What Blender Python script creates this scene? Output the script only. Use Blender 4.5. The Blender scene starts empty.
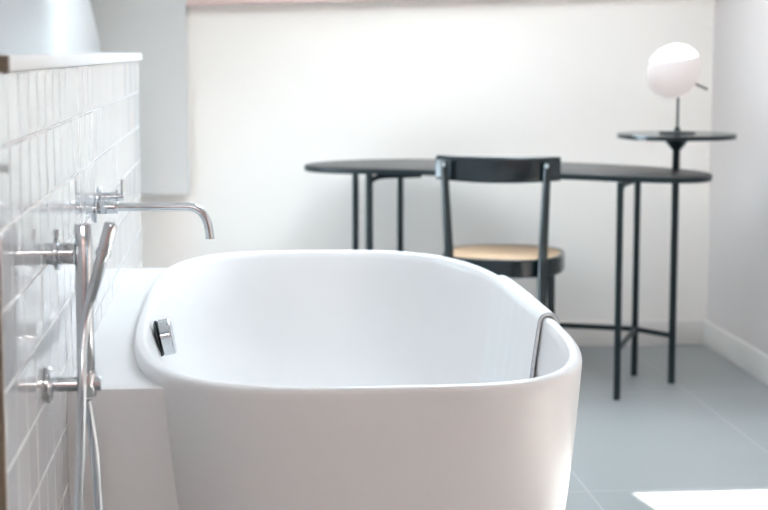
import bpy, bmesh, math, random
from mathutils import Vector, Matrix

random.seed(7)
scene = bpy.context.scene
COL = scene.collection

# ------------------------------------------------------------------ materials
def mat(name, color, rough=0.5, metal=0.0, spec=0.5, emit=None, estr=0.0, coat=0.0,
        bump=None, vary=None, sheen=0.0, trans=0.0):
    m = bpy.data.materials.new(name)
    m.use_nodes = True
    nt = m.node_tree
    b = nt.nodes['Principled BSDF']
    b.inputs['Base Color'].default_value = (*color, 1)
    b.inputs['Roughness'].default_value = rough
    b.inputs['Metallic'].default_value = metal
    b.inputs['Specular IOR Level'].default_value = spec
    b.inputs['Coat Weight'].default_value = coat
    b.inputs['Coat Roughness'].default_value = 0.08
    b.inputs['Sheen Weight'].default_value = sheen
    if emit:
        b.inputs['Emission Color'].default_value = (*emit, 1)
        b.inputs['Emission Strength'].default_value = estr
    tc = nt.nodes.new('ShaderNodeTexCoord')
    if vary:                                   # (scale, amount) slight mottling of the colour
        n = nt.nodes.new('ShaderNodeTexNoise')
        n.inputs['Scale'].default_value = vary[0]
        n.inputs['Detail'].default_value = 4
        mx = nt.nodes.new('ShaderNodeMix'); mx.data_type = 'RGBA'
        a = vary[1]
        mx.inputs[6].default_value = (*[c * (1 - a) for c in color], 1)
        mx.inputs[7].default_value = (*[min(1, c * (1 + a)) for c in color], 1)
        nt.links.new(tc.outputs['Object'], n.inputs['Vector'])
        nt.links.new(n.outputs['Fac'], mx.inputs[0])
        nt.links.new(mx.outputs[2], b.inputs['Base Color'])
    if bump:                                   # (scale, strength, distance)
        n = nt.nodes.new('ShaderNodeTexNoise')
        n.inputs['Scale'].default_value = bump[0]
        n.inputs['Detail'].default_value = 3
        bp = nt.nodes.new('ShaderNodeBump')
        bp.inputs['Strength'].default_value = bump[1]
        bp.inputs['Distance'].default_value = bump[2]
        nt.links.new(tc.outputs['Object'], n.inputs['Vector'])
        nt.links.new(n.outputs['Fac'], bp.inputs['Height'])
        nt.links.new(bp.outputs['Normal'], b.inputs['Normal'])
    return m

M = {}
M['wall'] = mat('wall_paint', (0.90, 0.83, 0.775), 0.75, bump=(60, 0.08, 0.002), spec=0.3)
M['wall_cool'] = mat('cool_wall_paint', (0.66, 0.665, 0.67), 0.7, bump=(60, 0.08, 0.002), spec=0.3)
M['grey_paint'] = mat('pale_grey_paint', (0.66, 0.635, 0.615), 0.65, spec=0.3, bump=(60, 0.05, 0.002))
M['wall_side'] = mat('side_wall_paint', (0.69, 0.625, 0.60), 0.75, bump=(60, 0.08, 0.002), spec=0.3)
M['warm_wall'] = mat('warm_wall_paint', (0.80, 0.53, 0.46), 0.8, spec=0.2)
M['ceiling'] = mat('ceiling_paint', (0.84, 0.83, 0.82), 0.8, spec=0.2)
M['pink'] = mat('pink_beam_paint', (0.72, 0.52, 0.49), 0.6, vary=(5, 0.08))
M['base'] = mat('baseboard_paint', (0.77, 0.71, 0.67), 0.45)
M['tub'] = mat('white_solid_surface', (0.845, 0.825, 0.82), 0.28, spec=0.5)
M['tile'] = mat('white_glazed_tile', (0.68, 0.68, 0.695), 0.03, spec=0.75, coat=0.3, bump=(9, 0.025, 0.002))
M['grout'] = mat('tile_grout', (0.80, 0.79, 0.78), 0.85)
M['ledge'] = mat('white_ledge', (0.92, 0.91, 0.90), 0.4)
M['ledge_end'] = mat('brown_end_panel', (0.22, 0.17, 0.12), 0.6, vary=(12, 0.2))
M['chrome'] = mat('chrome', (0.60, 0.615, 0.635), 0.06, metal=1.0)
M['hose'] = mat('metal_hose', (0.62, 0.66, 0.70), 0.22, metal=1.0)
M['shadow_gap'] = mat('dark_shadow_gap', (0.03, 0.035, 0.035), 0.5)  # dark ring painted in for the shadow gap behind the overflow cap
M['desk'] = mat('black_powder_coat', (0.010, 0.018, 0.021), 0.42, spec=0.3, bump=(400, 0.04, 0.0005))
M['desk_top'] = mat('dark_linoleum_top', (0.040, 0.037, 0.036), 0.38, bump=(300, 0.04, 0.0005))
M['shelf'] = mat('black_satin_shelf', (0.010, 0.018, 0.021), 0.16, spec=0.6)
M['lacquer'] = mat('black_lacquer', (0.006, 0.013, 0.016), 0.2, spec=0.6)
M['screw'] = mat('pale_screw_cap', (0.55, 0.60, 0.60), 0.35)
M['opal'] = mat('opal_glass', (0.24, 0.22, 0.215), 0.5, spec=0.15, emit=(1.0, 0.90, 0.89), estr=0.28)  # slight emission added to flatten the shading of the globe
M['opal_glow'] = mat('glowing_opal_glass', (0.95, 0.95, 0.95), 0.25, emit=(1.0, 1.0, 1.0), estr=1.6)  # bright top of the globe put in as emission
M['lampmetal'] = mat('black_lamp_metal', (0.02, 0.025, 0.025), 0.4)
M['steel'] = mat('brushed_lamp_handle', (0.18, 0.17, 0.16), 0.35, metal=0.6)
M['towel'] = mat('white_towelling', (0.86, 0.855, 0.85), 0.95, sheen=0.3, bump=(220, 0.35, 0.003), spec=0.1)
M['hem'] = mat('grey_towel_hem', (0.55, 0.55, 0.57), 0.95, spec=0.1)
M['frame'] = mat('window_frame_white', (0.82, 0.81, 0.80), 0.4)

def cane():
    m = mat('woven_cane', (0.66, 0.47, 0.29), 0.6)
    nt = m.node_tree; b = nt.nodes['Principled BSDF']
    tc = nt.nodes.new('ShaderNodeTexCoord')
    ck = nt.nodes.new('ShaderNodeTexChecker'); ck.inputs['Scale'].default_value = 170
    ck.inputs['Color1'].default_value = (0.64, 0.43, 0.27, 1); ck.inputs['Color2'].default_value = (0.54, 0.36, 0.22, 1)
    nt.links.new(tc.outputs['Object'], ck.inputs['Vector'])
    nt.links.new(ck.outputs['Color'], b.inputs['Base Color'])
    return m
M['cane'] = cane()

def floor_mat():
    m = mat('grey_floor_tile', (0.3, 0.3, 0.3), 0.38, spec=0.5)
    nt = m.node_tree; b = nt.nodes['Principled BSDF']
    tc = nt.nodes.new('ShaderNodeTexCoord')
    mp = nt.nodes.new('ShaderNodeMapping')
    mp.inputs['Location'].default_value = (-1.510 + 0.605 * 5, 0.75, 0)
    br = nt.nodes.new('ShaderNodeTexBrick')
    br.offset = 0.0; br.squash = 1.0
    br.inputs['Scale'].default_value = 1.0
    br.inputs['Brick Width'].default_value = 0.605
    br.inputs['Row Height'].default_value = 1.21
    br.inputs['Mortar Size'].default_value = 0.0022
    br.inputs['Mortar Smooth'].default_value = 0.1
    br.inputs['Color1'].default_value = (0.305, 0.312, 0.308, 1)
    br.inputs['Color2'].default_value = (0.317, 0.322, 0.318, 1)
    br.inputs['Mortar'].default_value = (0.46, 0.46, 0.45, 1)
    nz = nt.nodes.new('ShaderNodeTexNoise'); nz.inputs['Scale'].default_value = 3.5; nz.inputs['Detail'].default_value = 6
    mx = nt.nodes.new('ShaderNodeMix'); mx.data_type = 'RGBA'; mx.blend_type = 'MULTIPLY'
    cr = nt.nodes.new('ShaderNodeValToRGB')
    cr.color_ramp.elements[0].color = (0.86, 0.87, 0.88, 1); cr.color_ramp.elements[1].color = (1, 1, 1, 1)
    mx.inputs[0].default_value = 1.0
    L = nt.links.new
    L(tc.outputs['Object'], mp.inputs['Vector']); L(mp.outputs['Vector'], br.inputs['Vector'])
    L(tc.outputs['Object'], nz.inputs['Vector']); L(nz.outputs['Fac'], cr.inputs['Fac'])
    L(br.outputs['Color'], mx.inputs[6]); L(cr.outputs['Color'], mx.inputs[7])
    L(mx.outputs[2], b.inputs['Base Color'])
    return m
M['floor'] = floor_mat()

def pane_mat():
    m = bpy.data.materials.new('window_glass'); m.use_nodes = True
    nt = m.node_tree; nt.nodes.clear()
    o = nt.nodes.new('ShaderNodeOutputMaterial'); mx = nt.nodes.new('ShaderNodeMixShader')
    t = nt.nodes.new('ShaderNodeBsdfTransparent'); g = nt.nodes.new('ShaderNodeBsdfGlossy')
    t.inputs['Color'].default_value = (0.96, 0.98, 0.98, 1); g.inputs['Roughness'].default_value = 0.02
    mx.inputs[0].default_value = 0.06
    nt.links.new(t.outputs[0], mx.inputs[1]); nt.links.new(g.outputs[0], mx.inputs[2]); nt.links.new(mx.outputs[0], o.inputs[0])
    return m
M['pane'] = pane_mat()

# ------------------------------------------------------------------ mesh helpers
class MB:
    """collects geometry for ONE mesh object"""
    def __init__(s): s.v = []; s.f = []
    def add(s, vs, fs):
        o = len(s.v); s.v += [tuple(p) for p in vs]; s.f += [tuple(i + o for i in f) for f in fs]
        return s
    def box(s, x0, x1, y0, y1, z0, z1):
        vs = [(x, y, z) for z in (z0, z1) for y in (y0, y1) for x in (x0, x1)]
        return s.add(vs, [(0, 2, 3, 1), (4, 5, 7, 6), (0, 1, 5, 4), (2, 6, 7, 3), (0, 4, 6, 2), (1, 3, 7, 5)])
    def rings(s, rings, cap0=True, cap1=True, closed=True):
        n = len(rings[0]); o = len(s.v)
        for r in rings: s.v += [tuple(p) for p in r]
        for k in range(len(rings) - 1):
            a = o + k * n; b = a + n
            for i in range(n if closed else n - 1):
                j = (i + 1) % n
                s.f.append((a + i, a + j, b + j, b + i))
        if cap0: s.f.append(tuple(o + i for i in reversed(range(n))))
        if cap1: s.f.append(tuple(o + (len(rings) - 1) * n + i for i in range(n)))
        return s
    def tube(s, pts, r, n=14, caps=True):
        pts = [Vector(p) for p in pts]
        rs = r if isinstance(r, (list, tuple)) else [r] * len(pts)
        t0 = (pts[1] - pts[0]).normalized()
        ref = Vector((0, 0, 1)) if abs(t0.z) < 0.9 else Vector((1, 0, 0))
        u = t0.cross(ref).normalized()
        rr = []
        for i, p in enumerate(pts):
            a = pts[max(i - 1, 0)]; b = pts[min(i + 1, len(pts) - 1)]
            t = (b - a).normalized()
            u = (u - t * u.dot(t)).normalized(); w = t.cross(u)
            rr.append([p + (u * math.cos(2 * math.pi * k / n) + w * math.sin(2 * math.pi * k / n)) * rs[i] for k in range(n)])
        return s.rings(rr, caps, caps)
    def lathe(s, prof, origin=(0, 0, 0), axis=(0, 0, 1), n=40):
        """prof: (radius, height) along axis"""
        q = Vector((0, 0, 1)).rotation_difference(Vector(axis).normalized()); o = Vector(origin)
        rr = [[o + q @ Vector((r * math.cos(2 * math.pi * k / n), r * math.sin(2 * math.pi * k / n), h)) for k in range(n)] for r, h in prof]
        return s.rings(rr)
    def build(s, name, m, parent=None, smooth=True, bevel=0.0, angle=35):
        me = bpy.data.meshes.new(name)
        me.from_pydata(s.v, [], s.f); me.update()
        bm = bmesh.new(); bm.from_mesh(me)
        bmesh.ops.recalc_face_normals(bm, faces=bm.faces)
        if bevel:
            es = [e for e in bm.edges if len(e.link_faces) == 2 and e.calc_face_angle(0) > math.radians(50)]
            bmesh.ops.bevel(bm, geom=es, offset=bevel, segments=2, affect='EDGES', profile=0.6)
        bm.to_mesh(me); bm.free()
        me.materials.append(m)
        if smooth:
            me.shade_smooth(); me.set_sharp_from_angle(angle=math.radians(angle))
        o = bpy.data.objects.new(name, me); COL.objects.link(o)
        if parent:
            o.parent = parent
            bpy.context.view_layer.update()
            o.matrix_parent_inverse = world_of(parent).inverted()
        return o

def world_of(o):
    m = o.matrix_basis.copy()
    while o.parent:
        m = o.parent.matrix_basis @ o.matrix_parent_inverse @ m
        o = o.parent
    return m

def thing(name, label, cat, loc=(0, 0, 0), group=None):
    o = bpy.data.objects.new(name, None); COL.objects.link(o)
    o.location = loc; o.empty_display_size = 0.1
    o['label'] = label; o['category'] = cat
    if group: o['group'] = group
    return o

def structure(o):
    o['kind'] = 'structure'; return o

def bez(p0, p1, p2, p3, n=12):
    p0, p1, p2, p3 = map(Vector, (p0, p1, p2, p3))
    return [p0 * (1 - t) ** 3 + p1 * 3 * t * (1 - t) ** 2 + p2 * 3 * t * t * (1 - t) + p3 * t ** 3 for t in [i / n for i in range(n + 1)]]

def catmull(pts, n=8, closed=True):
    P = [Vector(p) for p in pts]; out = []
    N = len(P)
    for i in range(N if closed else N - 1):
        if closed: a, b, c, d = P[i - 1], P[i], P[(i + 1) % N], P[(i + 2) % N]
        else: a, b, c, d = P[max(i - 1, 0)], P[i], P[i + 1], P[min(i + 2, N - 1)]
        for k in range(n):
            t = k / n
            out.append(0.5 * ((2 * b) + (c - a) * t + (2 * a - 5 * b + 4 * c - d) * t * t + (3 * b - a - 3 * c + d) * t ** 3))
    if not closed: out.append(P[-1])
    return out

# ------------------------------------------------------------------ camera
cam = bpy.data.cameras.new('camera'); co = bpy.data.objects.new('camera', cam); COL.objects.link(co)
F = 1620.0
cam.sensor_width = 36.0; cam.lens = F / 768 * 36.0
co.location = (0, 0, 1.15)
co.rotation_euler = (math.radians(90 - 7.177), 0, math.radians(-5.110))
cam.clip_start = 0.05
cam.dof.use_dof = True; cam.dof.focus_distance = 3.0; cam.dof.aperture_fstop = 4.5
scene.camera = co

# ------------------------------------------------------------------ room shell
XL, XR = -0.505, 1.831           # left wall beyond the tiled pre-wall, right wall
YB, YF = 6.177, -1.6            # back wall, wall behind the camera
KZ = 1.36                       # height of the low back wall
CZ = 2.6
XO = -1.7                       # left wall of the wider part of the room

structure(MB().box(XO - .1, XR + .1, YF - .1, YB + .1, -0.1, 0).build('floor', M['floor'], smooth=False))
structure(MB().box(XL - .7, XR + .1, YB, YB + .1, 0, KZ + .05).build('wall_back', M['wall'], smooth=False))
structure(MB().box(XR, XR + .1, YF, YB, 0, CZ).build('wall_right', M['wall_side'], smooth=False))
structure(MB().box(XO, XR, YF - .1, YF, 0, CZ).build('wall_rear', M['warm_wall'], smooth=False))
# left wall, leaning outwards a little towards the roof
structure(MB().box(XO, XL - .2, 2.0, 2.1, 0, CZ).build('wall_left_return', M['warm_wall'], smooth=False))
structure(MB().box(XO - .1, XO, YF, 2.1, 0, CZ).build('wall_left_outer', M['warm_wall'], smooth=False))

def panel_hole(name, P, u0, u1, v0, v1, hu0, hu1, hv0, hv1, thick, m):
    """flat panel with one rectangular opening; P(u, v, w) -> world"""
    us = [u0, hu0, hu1, u1]; vs = [v0, hv0, hv1, v1]; mb = MB()
    V = [P(u, v, w) for w in (0, thick) for v in vs for u in us]
    idx = lambda i, j, k: k * 16 + j * 4 + i
    F_ = []
    for j in range(3):
        for i in range(3):
            if (i, j) == (1, 1): continue
            F_.append((idx(i, j, 0), idx(i + 1, j, 0), idx(i + 1, j + 1, 0), idx(i, j + 1, 0)))
            F_.append((idx(i, j, 1), idx(i, j + 1, 1), idx(i + 1, j + 1, 1), idx(i + 1, j, 1)))
    for a, b in (((1, 1), (2, 1)), ((2, 1), (2, 2)), ((2, 2), (1, 2)), ((1, 2), (1, 1))):
        F_.append((idx(*a, 0), idx(*b, 0), idx(*b, 1), idx(*a, 1)))
    for a, b in (((0, 0), (3, 0)), ((3, 0), (3, 3)), ((3, 3), (0, 3)), ((0, 3), (0, 0))):
        F_.append((idx(*a, 0), idx(*b, 0), idx(*b, 1), idx(*a, 1)))
    mb.add(V, F_)
    o = mb.build(name, m, smooth=False)
    return structure(o)

def window(name, P, u0, u1, v0, v1, w0, w1):
    fr = MB(); t = 0.03
    def bx(a, b, c, d, e, f):
        vs = [P(u, v, w) for w in (e, f) for v in (c, d) for u in (a, b)]
        fr.add(vs, [(0, 2, 3, 1), (4, 5, 7, 6), (0, 1, 5, 4), (2, 6, 7, 3), (0, 4, 6, 2), (1, 3, 7, 5)])
    bx(u0 - t, u0, v0 - t, v1 + t, w0, w1); bx(u1, u1 + t, v0 - t, v1 + t, w0, w1)
    bx(u0, u1, v0 - t, v0, w0, w1); bx(u0, u1, v1, v1 + t, w0, w1)
    f = structure(fr.build(name, M['frame'], smooth=False))
    pn = MB().add([P(u0, v0, (w0 + w1) / 2), P(u1, v0, (w0 + w1) / 2), P(u1, v1, (w0 + w1) / 2), P(u0, v1, (w0 + w1) / 2)], [(0, 1, 2, 3)])
    pn.build('window_pane', M['pane'], f, smooth=False)

def portal(P, u0, u1, v0, v1, w):
    L = bpy.data.lights.new('daylight_portal', 'AREA'); L.shape = 'RECTANGLE'
    a = Vector(P(u0, v0, w)); b = Vector(P(u1, v0, w)); c = Vector(P(u0, v1, w)); mid = (a + Vector(P(u1, v1, w))) / 2
    L.size = (b - a).length; L.size_y = (c - a).length
    L.cycles.is_portal = True
    x = (b - a).normalized(); y = (c - a).normalized(); z = x.cross(y)
    inside = Vector(P(u0, v0, w - 1)) - a
    if (-z).dot(inside) < 0: y = -y; z = -z
    mtx = Matrix((x, y, z)).transposed().to_4x4(); mtx.translation = mid
    o = bpy.data.objects.new('daylight_portal', L); COL.objects.link(o); o.matrix_world = mtx

# left wall: upper part with a slanted far end, lower part with a low window beyond the tiled pre-wall
LW = (4.93, 5.50, 0.28, 0.82)
def PL(u, v, w): return (XL - w, u, v)
panel_hole('wall_left', PL, 2.0, YB, 0, 1.15, *LW, 0.1, M['wall_cool'])
window('window_4', PL, *LW, 0.10, 0.14)
portal(PL, *LW, 0.16)
ul = MB()
ul.rings([[(XL, 2.0, z), (XL, YB - (z - 1.15) * 2.9, z), (XL - .1, YB - (z - 1.15) * 2.9, z), (XL - .1, 2.0, z)] for z in (1.15, 1.5)])
structure(ul.build('wall_left_upper', M['wall_cool'], smooth=False))
structure(MB().box(-1.3, XL - .1, 2.0, YB, 1.15, 1.20).build('added_niche_cover', M['wall_cool'], smooth=False))  # unseen cover, added to keep window light off the bulkhead

# sloping roof over the desk with a roof window (the sun comes through it)
S = math.sqrt(.5)
def PS(u, v, w): return (u, YB - v * S + w * S, KZ + v * S + w * S)
v_of_y = lambda y: (YB - y) / S
VEND = (CZ - KZ) / S
HV0, HV1 = v_of_y(5.993) - .044, v_of_y(5.02)
HU0, HU1 = 0.393, 1.12
panel_hole('ceiling_slope', PS, XL - .5, XR + .1, -0.1, VEND + .04, HU0, HU1, HV0, HV1, 0.40, M['ceiling'])
window('window_1', PS, HU0, HU1, HV0, HV1, 0.40, 0.44)
portal(PS, HU0, HU1, HV0, HV1, 0.46)
# flat ceiling with a large skylight above the bathtub
def PC(u, v, w): return (u, v, CZ + w)
YS = YB - (CZ - KZ)
SK = (0.58, 1.40, 3.60, 4.88)
panel_hole('ceiling', PC, XO - .1, XR + .1, 1.6, YS, *SK, 0.40, M['ceiling'])
window('window_2', PC, *SK, 0.40, 0.45)
portal(PC, *SK, 0.47)
# made-up skylight behind the camera, added as fill light for the tub front
SR = (-0.5, 1.0, -1.5, -0.85)
panel_hole('ceiling_rear', PC, XO - .1, XR + .1, YF - .1, 1.6, *SR, 0.5, M['ceiling'])
window('fill_skylight', PC, *SR, 0.5, 0.55)
portal(PC, *SR, 0.57)

# left roof slope, unseen, added to shield the left wall from the skylight
lsl = MB()
lsl.rings([[(-.64, y, 1.42), (.66, y, 2.72), (.60, y, 2.78), (-.70, y, 1.48)] for y in (2.1, YB)])
structure(lsl.build('added_left_slope', M['ceiling'], smooth=False))

structure(MB().box(-1.3, -1.2, 2.0, YB + .1, 1.15, 1.60).build('wall_left_back', M['wall'], smooth=False))
structure(MB().box(-1.3, -.62, 2.0, YB, 1.42, 1.50).build('ceiling_left_flat', M['ceiling'], smooth=False))
structure(MB().box(XL, -.27, 2.1, 4.5, 1.38, 1.46).build('added_soffit', M['ceiling'], smooth=False))  # unseen soffit, added to shade the near part of the left wall

# baseboards
structure(MB().box(-0.18, XR, YB - .015, YB, 0, 0.097).build('baseboard_back', M['base'], bevel=0.003))
structure(MB().box(XR - .015, XR, -1.5, YB - .015, 0, 0.097).build('baseboard_right', M['base'], bevel=0.003))
# pink timber along the top of the back wall, slightly out of level
tb = MB()
xa, xb = -0.19, XR
za, zb = 1.318, 1.382
tb.add([(xa, YB - .05, za), (xb, YB - .05, zb), (xb, YB, zb), (xa, YB, za), (xa, YB - .05, za + .06), (xb, YB - .05, zb + .06), (xb, YB, zb + .06), (xa, YB, za + .06)],
       [(0, 1, 2, 3), (4, 7, 6, 5), (0, 4, 5, 1), (3, 2, 6, 7), (0, 3, 7, 4), (1, 5, 6, 2)])
structure(tb.build('trim_1', M['pink'], smooth=False))
# pale grey boxed bulkhead hung on the back wall at the left
structure(MB().box(XL - .60, -0.188, YB - .07, YB, 0.615, 1.45).build('trim_2', M['grey_paint'], smooth=False, bevel=0.004))

# tiled pre-wall behind the bath taps, with its ledge
WX = -0.29                       # face of the tiles
TY0, TY1 = 1.988, 4.80
structure(MB().box(XL, WX - .0012, TY0 + .004, TY1 - .002, 0, 1.124).build('wall_tiled', M['grout'], smooth=False))
tl = MB(); tr = random.Random(3)
P_ = 0.1; g = 0.0011
zt = 1.132
ys = []; y = TY0
while y < TY1 - .002:
    ys.append((y, min(y + P_, TY1))); y += P_
rows = []; z = 1.132
while z > 0.001:
    rows.append((max(z - P_, 0.002), min(z, 1.124))); z -= P_
for (a, b) in ys:
    for (c, d) in rows:
        y0, y1, z0, z1 = a + g, b - g, c + g, d - g
        if z1 - z0 < .004 or y1 - y0 < .004: continue
        ty = tr.uniform(-.00045, .00045); tz = tr.uniform(-.0003, .0003); off = tr.uniform(-.0002, .0002)
        def X(fy, fz): return WX + off + ty * fy + tz * fz
        e = .0016
        o_ = [(WX - .008, y0, z0), (WX - .008, y1, z0), (WX - .008, y1, z1), (WX - .008, y0, z1)]
        r1 = [(X(-1, -1) - .0010, y0, z0), (X(1, -1) - .0010, y1, z0), (X(1, 1) - .0010, y1, z1), (X(-1, 1) - .0010, y0, z1)]
        r2 = [(X(-1, -1), y0 + e, z0 + e), (X(1, -1), y1 - e, z0 + e), (X(1, 1), y1 - e, z1 - e), (X(-1, 1), y0 + e, z1 - e)]
        tl.rings([o_, r1, r2], cap0=False)
structure(tl.build('trim_3', M['tile'], smooth=False))
structure(MB().box(XL, WX + .008, TY0 + .077, TY1 + .06, 1.124, 1.144).build('trim_4', M['ledge'], bevel=0.002))
structure(MB().box(XL, WX + .006, TY0 + .063, TY0 + .077, 1.123, 1.1445).build('trim_5', M['ledge_end'], smooth=False))
structure(MB().box(XL - .2, WX - .001, TY0 - .012, TY0 + .003, 0, 1.123).build('trim_6', M['ledge_end'], smooth=False))

# ------------------------------------------------------------------ bathtub
TC = (0.214, 3.416); HX, HY, EX = 0.413, 0.904, 3.15
def ex_of(c, s_): return ((4.1 if s_ < 0 else 3.0) if c > 0 else (3.45 if s_ < 0 else 3.7))   # each corner has its own roundness
def outline(inx, iny, n=96, ex=EX):
    out = []
    for k in range(n):
        t = 2 * math.pi * k / n
        c, s_ = math.cos(t), math.sin(t)
        ex = ex_of(c, s_)
        out.append((TC[0] + (HX + (.008 if c < 0 else 0) - inx) * math.copysign(abs(c) ** (2 / ex), c), TC[1] + (HY - iny) * math.copysign(abs(s_) ** (2 / ex), s_)))
    return out
OUT = [(0.0, .100), (.03, .086), (.10, .066), (.20, .045), (.30, .029), (.40, .0175), (.48, .010), (.54, .005), (.58, .002), (.60, .0005), (.610, 0)]
RIM = [(.6155, .0015), (.6185, .0045), (.62, .009), (.62, .015), (.6185, .0195), (.615, .023)]
INN = [(.600, .026), (.56, .030), (.48, .038), (.38, .054), (.28, .080), (.22, .112), (.185, .160), (.170, .205), (.165, .260)]
def out_inset(z):
    for (z0, a), (z1, b) in zip(OUT, OUT[1:]):
        if z <= z1: return a + (b - a) * (z - z0) / (z1 - z0)
    return 0
tubE = thing('bathtub', 'white rounded bathtub with a side deck joined to the tiled wall', 'bathtub', (TC[0], TC[1], 0))
tb = MB(); rings = []
for z, i in OUT + RIM: rings.append([(x, y, z) for x, y in outline(i, i)])
for z, i in INN:                      # the tap side wall of the bowl is a little thicker
    e = .042 * min(1, max(0, (.615 - z) / .05))
    rings.append([(TC[0] + (x - TC[0]) * (1 - e) if x < TC[0] else x, y, z) for x, y in outline(i, .023 + (i - .023) * 1.9)])
rings.append([(x, y, .163) for x, y in outline(.36, .7)])
tb.rings(rings)
tb.build('tub_shell', M['tub'], tubE, angle=60)
# side deck between tub and tiled wall: its right side follows the tub
DY0, DY1, DZ = 2.68, 4.20, 0.592
def tub_left_x(y, z):
    i = out_inset(z); dy = min(.999, abs(y - TC[1]) / (HY - i))
    ex = ex_of(-1, y - TC[1]); return TC[0] - (HX + .008 - i) * (1 - dy ** ex) ** (1 / ex)
NY = 40; zl = [0, .05, .1, .2, .3, .4, .5, .56, DZ - .006, DZ - .0015, DZ]
mb = MB(); V = []; Fc = []
for k, z in enumerate(zl):
    e = .006 if k == len(zl) - 1 else (.0015 if k == len(zl) - 2 else 0)
    ring = []
    for j in range(NY + 1):
        y = DY0 + e + (DY1 - DY0 - 2 * e) * j / NY
        ring.append((tub_left_x(y, z) + 0.003, y, z))
    for j in range(NY, -1, -1):
        y = DY0 + e + (DY1 - DY0 - 2 * e) * j / NY
        ring.append((WX - .001, y, z))
    V.append(ring)
mb.rings(V, cap0=True, cap1=False)
o0 = len(mb.v) - 2 * (NY + 1)
for j in range(NY):
    mb.f.append((o0 + j, o0 + j + 1, o0 + 2 * NY + 1 - (j + 1), o0 + 2 * NY + 1 - j))
mb.build('side_deck', M['tub'], tubE, angle=50)
# overflow on the inner left side
ovy, ovz = 3.20, 0.583
slope = Vector((1, 0, .20)).normalized()
ox = -.1635
ov = MB().lathe([(.030, -.004), (.036, -.002), (.036, .0028), (.031, .003)], (ox, ovy, ovz), slope, 36).build('overflow_shadow_gap', M['shadow_gap'], tubE)
oc = MB().lathe([(.010, .003), (.034, .0045), (.0365, .007), (.0365, .026), (.034, .029), (.0, .0292)], (ox, ovy, ovz), slope, 40).build('overflow_cap', M['chrome'], tubE)

# ------------------------------------------------------------------ towel over the right rim
tw = thing('towel', 'folded white towel draped over the right rim of the bathtub', 'towel', (0.62, 3.44, 0.62))
def rim_x(y, ins):                   # x of the tub's right side at inset ins
    dy = abs(y - TC[1]) / (HY - ins)
    ex = ex_of(1, y - TC[1]); return TC[0] + (HX - ins) * (1 - dy ** ex) ** (1 / ex)
def towel_sheet(y0, y1, lift, zin, zout, th, ny=22):
    prof = []
    for z in (zout, .52, .56, .59): prof.append((-out_inset(z) - 0 + .004 + lift, z, 'o'))
    path = []
    for z in (zout, .50, .55, .59): path.append((-out_inset(z) + .003 + lift, z))
    for a in range(0, 181, 20):
        r = .012 + .003 + lift
        path.append((-.012 + r * math.cos(math.radians(a)), .608 + r * math.sin(math.radians(a))))
    steps = 8
    for k in range(1, steps + 1):
        z = .600 + (zin - .600) * k / steps
        ins = None
        for (z0, a), (z1, b) in zip(INN, INN[1:]):
            if z1 <= z <= z0: ins = a + (b - a) * (z0 - z) / (z0 - z1)
        path.append((-(ins if ins is not None else .027) - .003, z))
    rings = []
    for j in range(ny + 1):
        y = y0 + (y1 - y0) * j / ny
        xr = rim_x(y, 0)
        wv = .0012 * math.sin(j * 1.3) + .0008 * math.sin(j * 2.9 + 1)
        outer = []; inner = []
        for q, (dx, z) in enumerate(path):
            a = path[max(q - 1, 0)]; b = path[min(q + 1, len(path) - 1)]
            t = Vector((b[0] - a[0], b[1] - a[1])).normalized(); nrm = Vector((t.y, -t.x))
            if nrm.dot(Vector((dx + .012, z - .5))) < 0 and q < 8: nrm = -nrm
            w = th + abs(wv) * (0.5 + q / len(path))
            hang = .006 * max(0, (q - 13) / 8) ** .8 * (1 - j / ny) if q > 13 else 0
            dx -= hang
            inner.append((xr + dx, y, z))
            outer.append((xr + dx + nrm.x * w, y, z + nrm.y * w))
        rings.append(outer + inner[::-1])
    return path, rings
path, rings = towel_sheet(3.165, 3.72, 0.0, 0.30, 0.47, 0.006)
mb = MB(); mb.rings(rings); mb.build('towel_body', M['towel'], tw, angle=50)
# hem: thin grey stitched edge along the near side
hem = []
nP = len(path)
for q in range(3, nP): hem.append(Vector(rings[0][q]) + Vector((0, -.0015, 0)))
MB().tube(hem, .0011, 8).build('towel_hem', M['hem'], tw)

# ------------------------------------------------------------------ wall tap over the bath
tapE = thing('wall_tap', 'chrome wall-mounted bath tap with a long curved spout on white tiles', 'tap', (WX, 3.284, 0.838))
ty, tz = 3.284, 0.838
MB().lathe([(.026, 0), (.0275, .001), (.0275, .004), (.0255, .006)], (WX, ty, tz - .004), (1, 0, 0), 40).build('wall_plate', M['chrome'], tapE)
MB().lathe([(.0125, .004), (.0135, .006), (.0135, .044), (.0120, .047), (.0075, .0475)], (WX, ty, tz), (1, 0, 0), 32).build('spout_body', M['chrome'], tapE)
sp = [Vector((WX + .044, ty, tz)), Vector((-.20, ty, tz)), Vector((-.15, ty, tz))]
sp += bez((-.112, ty, tz), (-.078, ty, tz), (-.064, ty, tz - .018), (-.061, ty, tz - .062), 14)
MB().tube(sp, .0088, 20).build('spout', M['chrome'], tapE)
MB().tube([(-.061, ty, tz - .060), (-.0608, ty, tz - .066)], .0093, 20).build('spout_nozzle', M['chrome'], tapE)
ly, lz = 3.406, 0.848
MB().lathe([(.022, 0), (.023, .003), (.021, .005)], (WX, ly, lz), (1, 0, 0), 32).build('wall_plate', M['chrome'], tapE)
hd = MB().lathe([(.0095, .004), (.0095, .033), (.0145, .0335), (.0145, .0365), (.0085, .037), (.0085, .049), (.0075, .050)], (WX, ly, lz), (1, 0, 0), 32).build('handle', M['chrome'], tapE)
MB().tube([(WX + .0455, ly, lz + .004), (WX + .0455, ly, lz + .036)], .0028, 12).build('lever', M['chrome'], hd)

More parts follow.
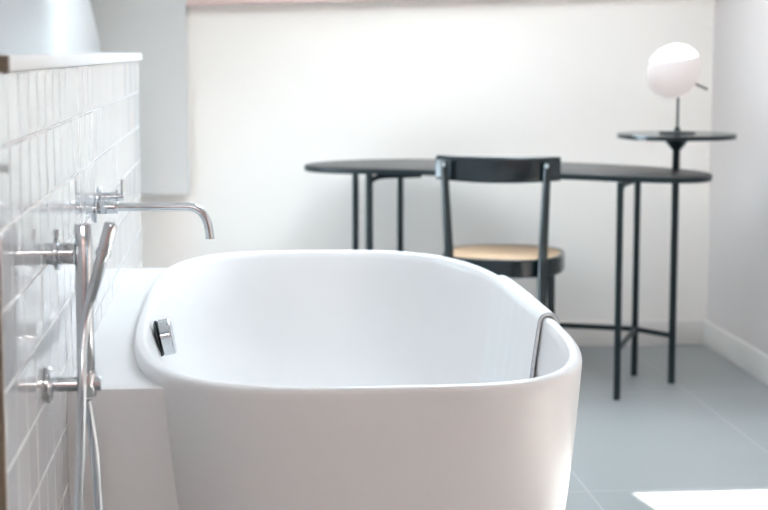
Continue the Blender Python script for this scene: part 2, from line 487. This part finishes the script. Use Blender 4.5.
# ------------------------------------------------------------------ shower rail, brackets, hand shower
sy = 2.44; sx = -.234
shE = thing('shower_fitting', 'chrome shower valve pipe with two round wall brackets on white tiles', 'shower fitting', (WX, sy, 0.65))
MB().lathe([(.0125, 0), (.0135, .0015), (.0135, .2605), (.0125, .262)], (sx, sy, .631), (0, 0, 1), 28).build('riser_pipe', M['chrome'], shE)
# upper valve
MB().lathe([(.0165, 0), (.0165, .042)], (WX, sy, .849), (1, 0, 0), 32).build('valve_stub', M['chrome'], shE)
vh = MB().lathe([(.024, .013), (.0255, .014), (.0255, .019), (.024, .020)], (WX, sy, .849), (1, 0, 0), 36).build('valve_ring', M['chrome'], shE)
MB().tube([(WX + .0165, sy - .003, .873), (WX + .0165, sy - .003, .886)], .0042, 12).build('valve_pin', M['chrome'], vh)
# lower holder bracket
by, bz = 2.395, .659
MB().lathe([(.026, 0), (.0275, .0015), (.0275, .007), (.026, .009)], (WX, by, bz), (1, 0, 0), 40).build('wall_plate', M['chrome'], shE)
MB().lathe([(.0110, .010), (.0110, .080), (.0100, .082)], (WX, by, bz), (1, 0, 0), 28).build('holder_arm', M['chrome'], shE)
MB().lathe([(.0135, 0), (.0145, .002), (.0145, .034), (.0135, .036)], (WX + .061, by, bz - .018), (0, 0, 1), 28).build('hose_outlet', M['chrome'], shE)

hsE = thing('hand_shower', 'slim chrome hand shower with metal hose, leaning in its holder', 'hand shower', (-.236, 2.425, .66))
hy = 2.395
A = Vector((-.2215, hy, .784)); B = Vector((-.1880, hy, .899)); dAB = (B - A)
MB().tube([A, A + dAB * .04, A + dAB * .5, A + dAB * .60], [.0065, .0085, .0090, .0090], 20).build('handle', M['chrome'], hsE)
MB().tube([A + dAB * .58, A + dAB * .66], .0118, 20).build('collar', M['chrome'], hsE)
MB().tube([A + dAB * .64, A + dAB * .94, A + dAB * .985, A + dAB * 1.0], [.0098, .0105, .0100, .0085], 20).build('spray_head', M['chrome'], hsE)
hose = catmull([A + dAB * .02, A - dAB * .12, (-.2300, hy - .002, .745), (-.2330, hy - .012, .71), (-.2335, hy - .024, .67), (-.2345, hy - .024, .64),
                (-.2385, hy - .022, .56), (-.2440, hy - .022, .47), (-.2480, hy - .02, .36), (-.250, hy - .018, .20), (-.246, hy - .014, .06), (-.229, hy - .004, .0075), (-.212, hy + .006, .06),
                (-.210, hy + .008, .20), (-.213, hy + .008, .36), (-.217, hy + .008, .47), (-.2205, hy + .004, .56), (WX + .061, by, .634)], 5, closed=False)
MB().tube(hose, .0068, 14).build('hose', M['hose'], hsE)

# ------------------------------------------------------------------ desk
dk = thing('desk', 'black rounded desk on thin legs with a raised round side shelf', 'desk', (0.9, 5.62, 0))
DT = .745
op = [(.235, 5.83), (.262, 5.715), (.36, 5.64), (.519, 5.585), (.70, 5.515), (.88, 5.430), (1.073, 5.325), (1.271, 5.195), (1.395, 5.135), (1.495, 5.145), (1.556, 5.225),
      (1.570, 5.36), (1.510, 5.53), (1.363, 5.725), (1.173, 5.880), (.95, 6.010), (.76, 6.085), (.58, 6.105), (.43, 6.07), (.31, 5.985)]
ol = catmull([(x, y, 0) for x, y in op], 6)
cx = sum(p.x for p in ol) / len(ol); cy = sum(p.y for p in ol) / len(ol)
def oring(z, ins):
    r = []
    for p in ol:
        d = Vector((p.x - cx, p.y - cy)); L_ = d.length
        r.append((cx + d.x * (L_ - ins) / L_, cy + d.y * (L_ - ins) / L_, z))
    return r
MB().rings([oring(DT - .021, .004), oring(DT - .019, .001), oring(DT - .017, 0), oring(DT - .003, 0)], True, False).build('tabletop_edge', M['desk'], dk, angle=50)
MB().rings([oring(DT - .004, .0005), oring(DT - .001, .001), oring(DT, .004)], False, True).build('tabletop', M['desk_top'], dk, angle=50)
R = .0115; T = DT - .021
legs = [(1.241, 5.195), (1.398, 5.594), (.452, 5.635), (.42, 5.86), (.59, 5.92)]
for x, y in legs:
    lg = MB().tube([(x, y, 0), (x, y, T)], R if (x, y) != (.452, 5.635) else .013, 16)
    lg.build('leg', M['desk'], dk)
# bent top tubes running under the tabletop from the two front legs
for x, y, tx, ty_ in ((1.241, 5.195, 1.34, 5.40), (.452, 5.635, .64, 5.70)):
    d = Vector((tx - x, ty_ - y, 0)).normalized()
    p = bez(Vector((x, y, T - .05)), Vector((x, y, T - .02)), Vector((x, y, T - .012)) + d * .02, Vector((x, y, T - .010)) + d * .06, 8)
    p.append(Vector((tx, ty_, T - .010)))
    MB().tube(p, .0095, 12).build('brace', M['desk'], dk)
for a, b in (((1.398, 5.594), (1.241, 5.195)), ((1.398, 5.594), (1.493, 5.444)), ((1.398, 5.594), (.59, 5.92)), ((.59, 5.92), (.452, 5.635)), ((.59, 5.92), (.42, 5.86))):
    MB().tube([(a[0], a[1], .167), (b[0], b[1], .167)], .0095, 12).build('stretcher', M['desk'], dk)
MB().tube([(1.493, 5.444, 0), (1.493, 5.444, .845)], .0125, 16).build('shelf_pole', M['desk'], dk)
MB().lathe([(.012, .812), (.018, .818), (.041, .846), (.046, .854)], (1.493, 5.444, 0), n=36).build('shelf_hub', M['desk'], dk)
MB().lathe([(.198, .853), (.2025, .8545), (.2025, .868), (.200, .870), (.0, .870)], (1.493, 5.444, 0), n=72).build('round_shelf', M['shelf'], dk)

# ------------------------------------------------------------------ table lamp
lp = thing('table_lamp', 'tilted white globe table lamp with bright top on the round black shelf', 'lamp', (1.495, 5.444, .870))
lx_, ly_ = 1.495, 5.444
MB().lathe([(.060, 0), (.062, .001), (.062, .005), (.060, .0065), (.012, .007), (.008, .022), (.0045, .024)], (lx_, ly_, .870), n=48).build('lamp_base', M['lampmetal'], lp)
MB().tube([(lx_, ly_, .89), (lx_, ly_, 1.01)], .0042, 12).build('stem', M['lampmetal'], lp)
gc = Vector((1.479, ly_, 1.081))
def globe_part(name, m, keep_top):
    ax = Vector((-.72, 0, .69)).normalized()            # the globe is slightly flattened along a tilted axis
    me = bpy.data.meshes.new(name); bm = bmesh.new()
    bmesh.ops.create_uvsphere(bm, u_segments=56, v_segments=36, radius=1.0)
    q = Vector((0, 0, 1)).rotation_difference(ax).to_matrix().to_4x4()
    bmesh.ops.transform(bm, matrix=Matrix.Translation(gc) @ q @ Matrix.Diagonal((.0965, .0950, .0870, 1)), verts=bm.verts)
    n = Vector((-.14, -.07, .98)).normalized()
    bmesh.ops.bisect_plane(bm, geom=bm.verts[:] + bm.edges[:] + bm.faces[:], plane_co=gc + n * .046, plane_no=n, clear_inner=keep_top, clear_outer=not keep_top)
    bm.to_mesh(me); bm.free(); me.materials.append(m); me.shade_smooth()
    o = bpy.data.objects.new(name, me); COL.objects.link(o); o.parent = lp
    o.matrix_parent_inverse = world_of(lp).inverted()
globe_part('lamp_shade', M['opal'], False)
globe_part('lamp_bright_top', M['opal_glow'], True)
MB().tube([(1.535, ly_ - .045, 1.043), (1.580, ly_ - .06, 1.021)], .0045, 12).build('tilt_handle', M['steel'], lp)

# ------------------------------------------------------------------ chair
TH = math.radians(-17.0); CX, CY = .890, 5.392
def ch(x, y, z): return Vector((CX + x * math.cos(TH) - y * math.sin(TH), CY + x * math.sin(TH) + y * math.cos(TH), z))
chE = thing('chair', 'black bentwood chair with curved back and tan cane seat at the desk', 'chair', (CX, CY, 0))
SZ = .475
def seat_ring(r, z, n=56, ex=2.6):
    out = []
    for k in range(n):
        t = 2 * math.pi * k / n; c, s_ = math.cos(t), math.sin(t)
        out.append(ch(r * math.copysign(abs(c) ** (2 / ex), c), r * 1.08 * math.copysign(abs(s_) ** (2 / ex), s_), z))
    return out
sr = .203
fr = MB().rings([seat_ring(sr - .022, SZ - .060), seat_ring(sr - .003, SZ - .060), seat_ring(sr, SZ - .057), seat_ring(sr, SZ - .004), seat_ring(sr - .004, SZ), seat_ring(sr - .013, SZ), seat_ring(sr - .015, SZ - .004), seat_ring(sr - .022, SZ - .006)], False, False)
n_ = 56; last = len(fr.v) - n_
for i in range(n_): fr.f.append((last + i, last + (i + 1) % n_, (i + 1) % n_, i))
fr.build('seat_frame', M['lacquer'], chE)
MB().rings([seat_ring(sr - .014, SZ - .006), seat_ring(sr - .016, SZ - .0005), seat_ring(sr - .03, SZ + .001), seat_ring(.08, SZ + .0), seat_ring(.02, SZ - .001)]).build('seat', M['cane'], chE, angle=60)
for s_ in (-1, 1):
    # rear leg running up into the back post
    pts = [ch(s_ * .160, -.262, 0), ch(s_ * .157, -.232, .22), ch(s_ * .153, -.204, .42), ch(s_ * .155, -.202, .50), ch(s_ * .162, -.214, .65), ch(s_ * .169, -.226, .795)]
    sm = catmull(pts, 6, closed=False)
    rs = [.0125 + .0035 * math.sin(math.pi * min(1, k / (len(sm) - 1) * 1.05)) for k in range(len(sm))]
    pl = MB().tube(sm, rs, 16).build('back_post', M['lacquer'], chE)
    q = ch(s_ * .168, -.2405, .784); dn = (ch(0, -1, 0) - ch(0, 0, 0)).normalized()
    MB().lathe([(.0062, -.003), (.0062, .003), (.0045, .0045)], q, dn, 16).build('screw_cap', M['screw'], pl)
    pts = [ch(s_ * .150, .165, 0), ch(s_ * .147, .150, .25), ch(s_ * .143, .140, SZ - .02)]
    MB().tube(catmull(pts, 5, closed=False), [.0115 + .0045 * k / 10 for k in range(11)], 16).build('front_leg', M['lacquer'], chE)
for s_ in (-1, 1):
    MB().tube([ch(s_ * .157, -.235, .20), ch(s_ * .148, .152, .20)], .0085, 12).build('stretcher', M['lacquer'], chE)
MB().tube([ch(-.148, .152, .235), ch(.148, .152, .235)], .0085, 12).build('stretcher', M['lacquer'], chE)
# curved backrest
bk = []; NB = 32
for k in range(NB + 1):
    u = -1 + 2 * k / NB
    x = .210 * u
    yb = -.236 + .052 * u * u + .03 * max(0, abs(u) - .8)
    dy = .104 * u / .207; t_ = Vector((1, dy)).normalized(); nv = Vector((-t_.y, t_.x))
    hh = .043 - .004 * u * u
    zm = .768 + .003 * u * u
    ring = []
    for a in range(16):
        an = 2 * math.pi * a / 16
        ex = 5
        px = math.copysign(abs(math.cos(an)) ** (2 / ex), math.cos(an)) * .0085
        pz = math.copysign(abs(math.sin(an)) ** (2 / ex), math.sin(an)) * hh
        ring.append(ch(x + nv.x * (px + .018), yb + nv.y * (px + .018), zm + pz + px * .15))
    bk.append(ring)
MB().rings(bk).build('backrest', M['lacquer'], chE, angle=50)

# ------------------------------------------------------------------ light
w = bpy.data.worlds.new('sky'); scene.world = w; w.use_nodes = True
bg = w.node_tree.nodes['Background']
bg.inputs['Color'].default_value = (0.735, 0.885, 1.0, 1); bg.inputs['Strength'].default_value = 9.0
sun = bpy.data.lights.new('sun', 'SUN'); so = bpy.data.objects.new('sun', sun); COL.objects.link(so)
sun.energy = 30.0; sun.angle = math.radians(0.5); sun.color = (1.0, 0.965, 0.92)
d = Vector((.345, -1.25, -1.0)).normalized()
so.rotation_euler = Vector((0, 0, -1)).rotation_difference(d).to_euler()

vs = scene.view_settings
vs.view_transform = 'Standard'; vs.look = 'None'; vs.gamma = 1.0; vs.use_curve_mapping = False
vs.exposure = 0.93
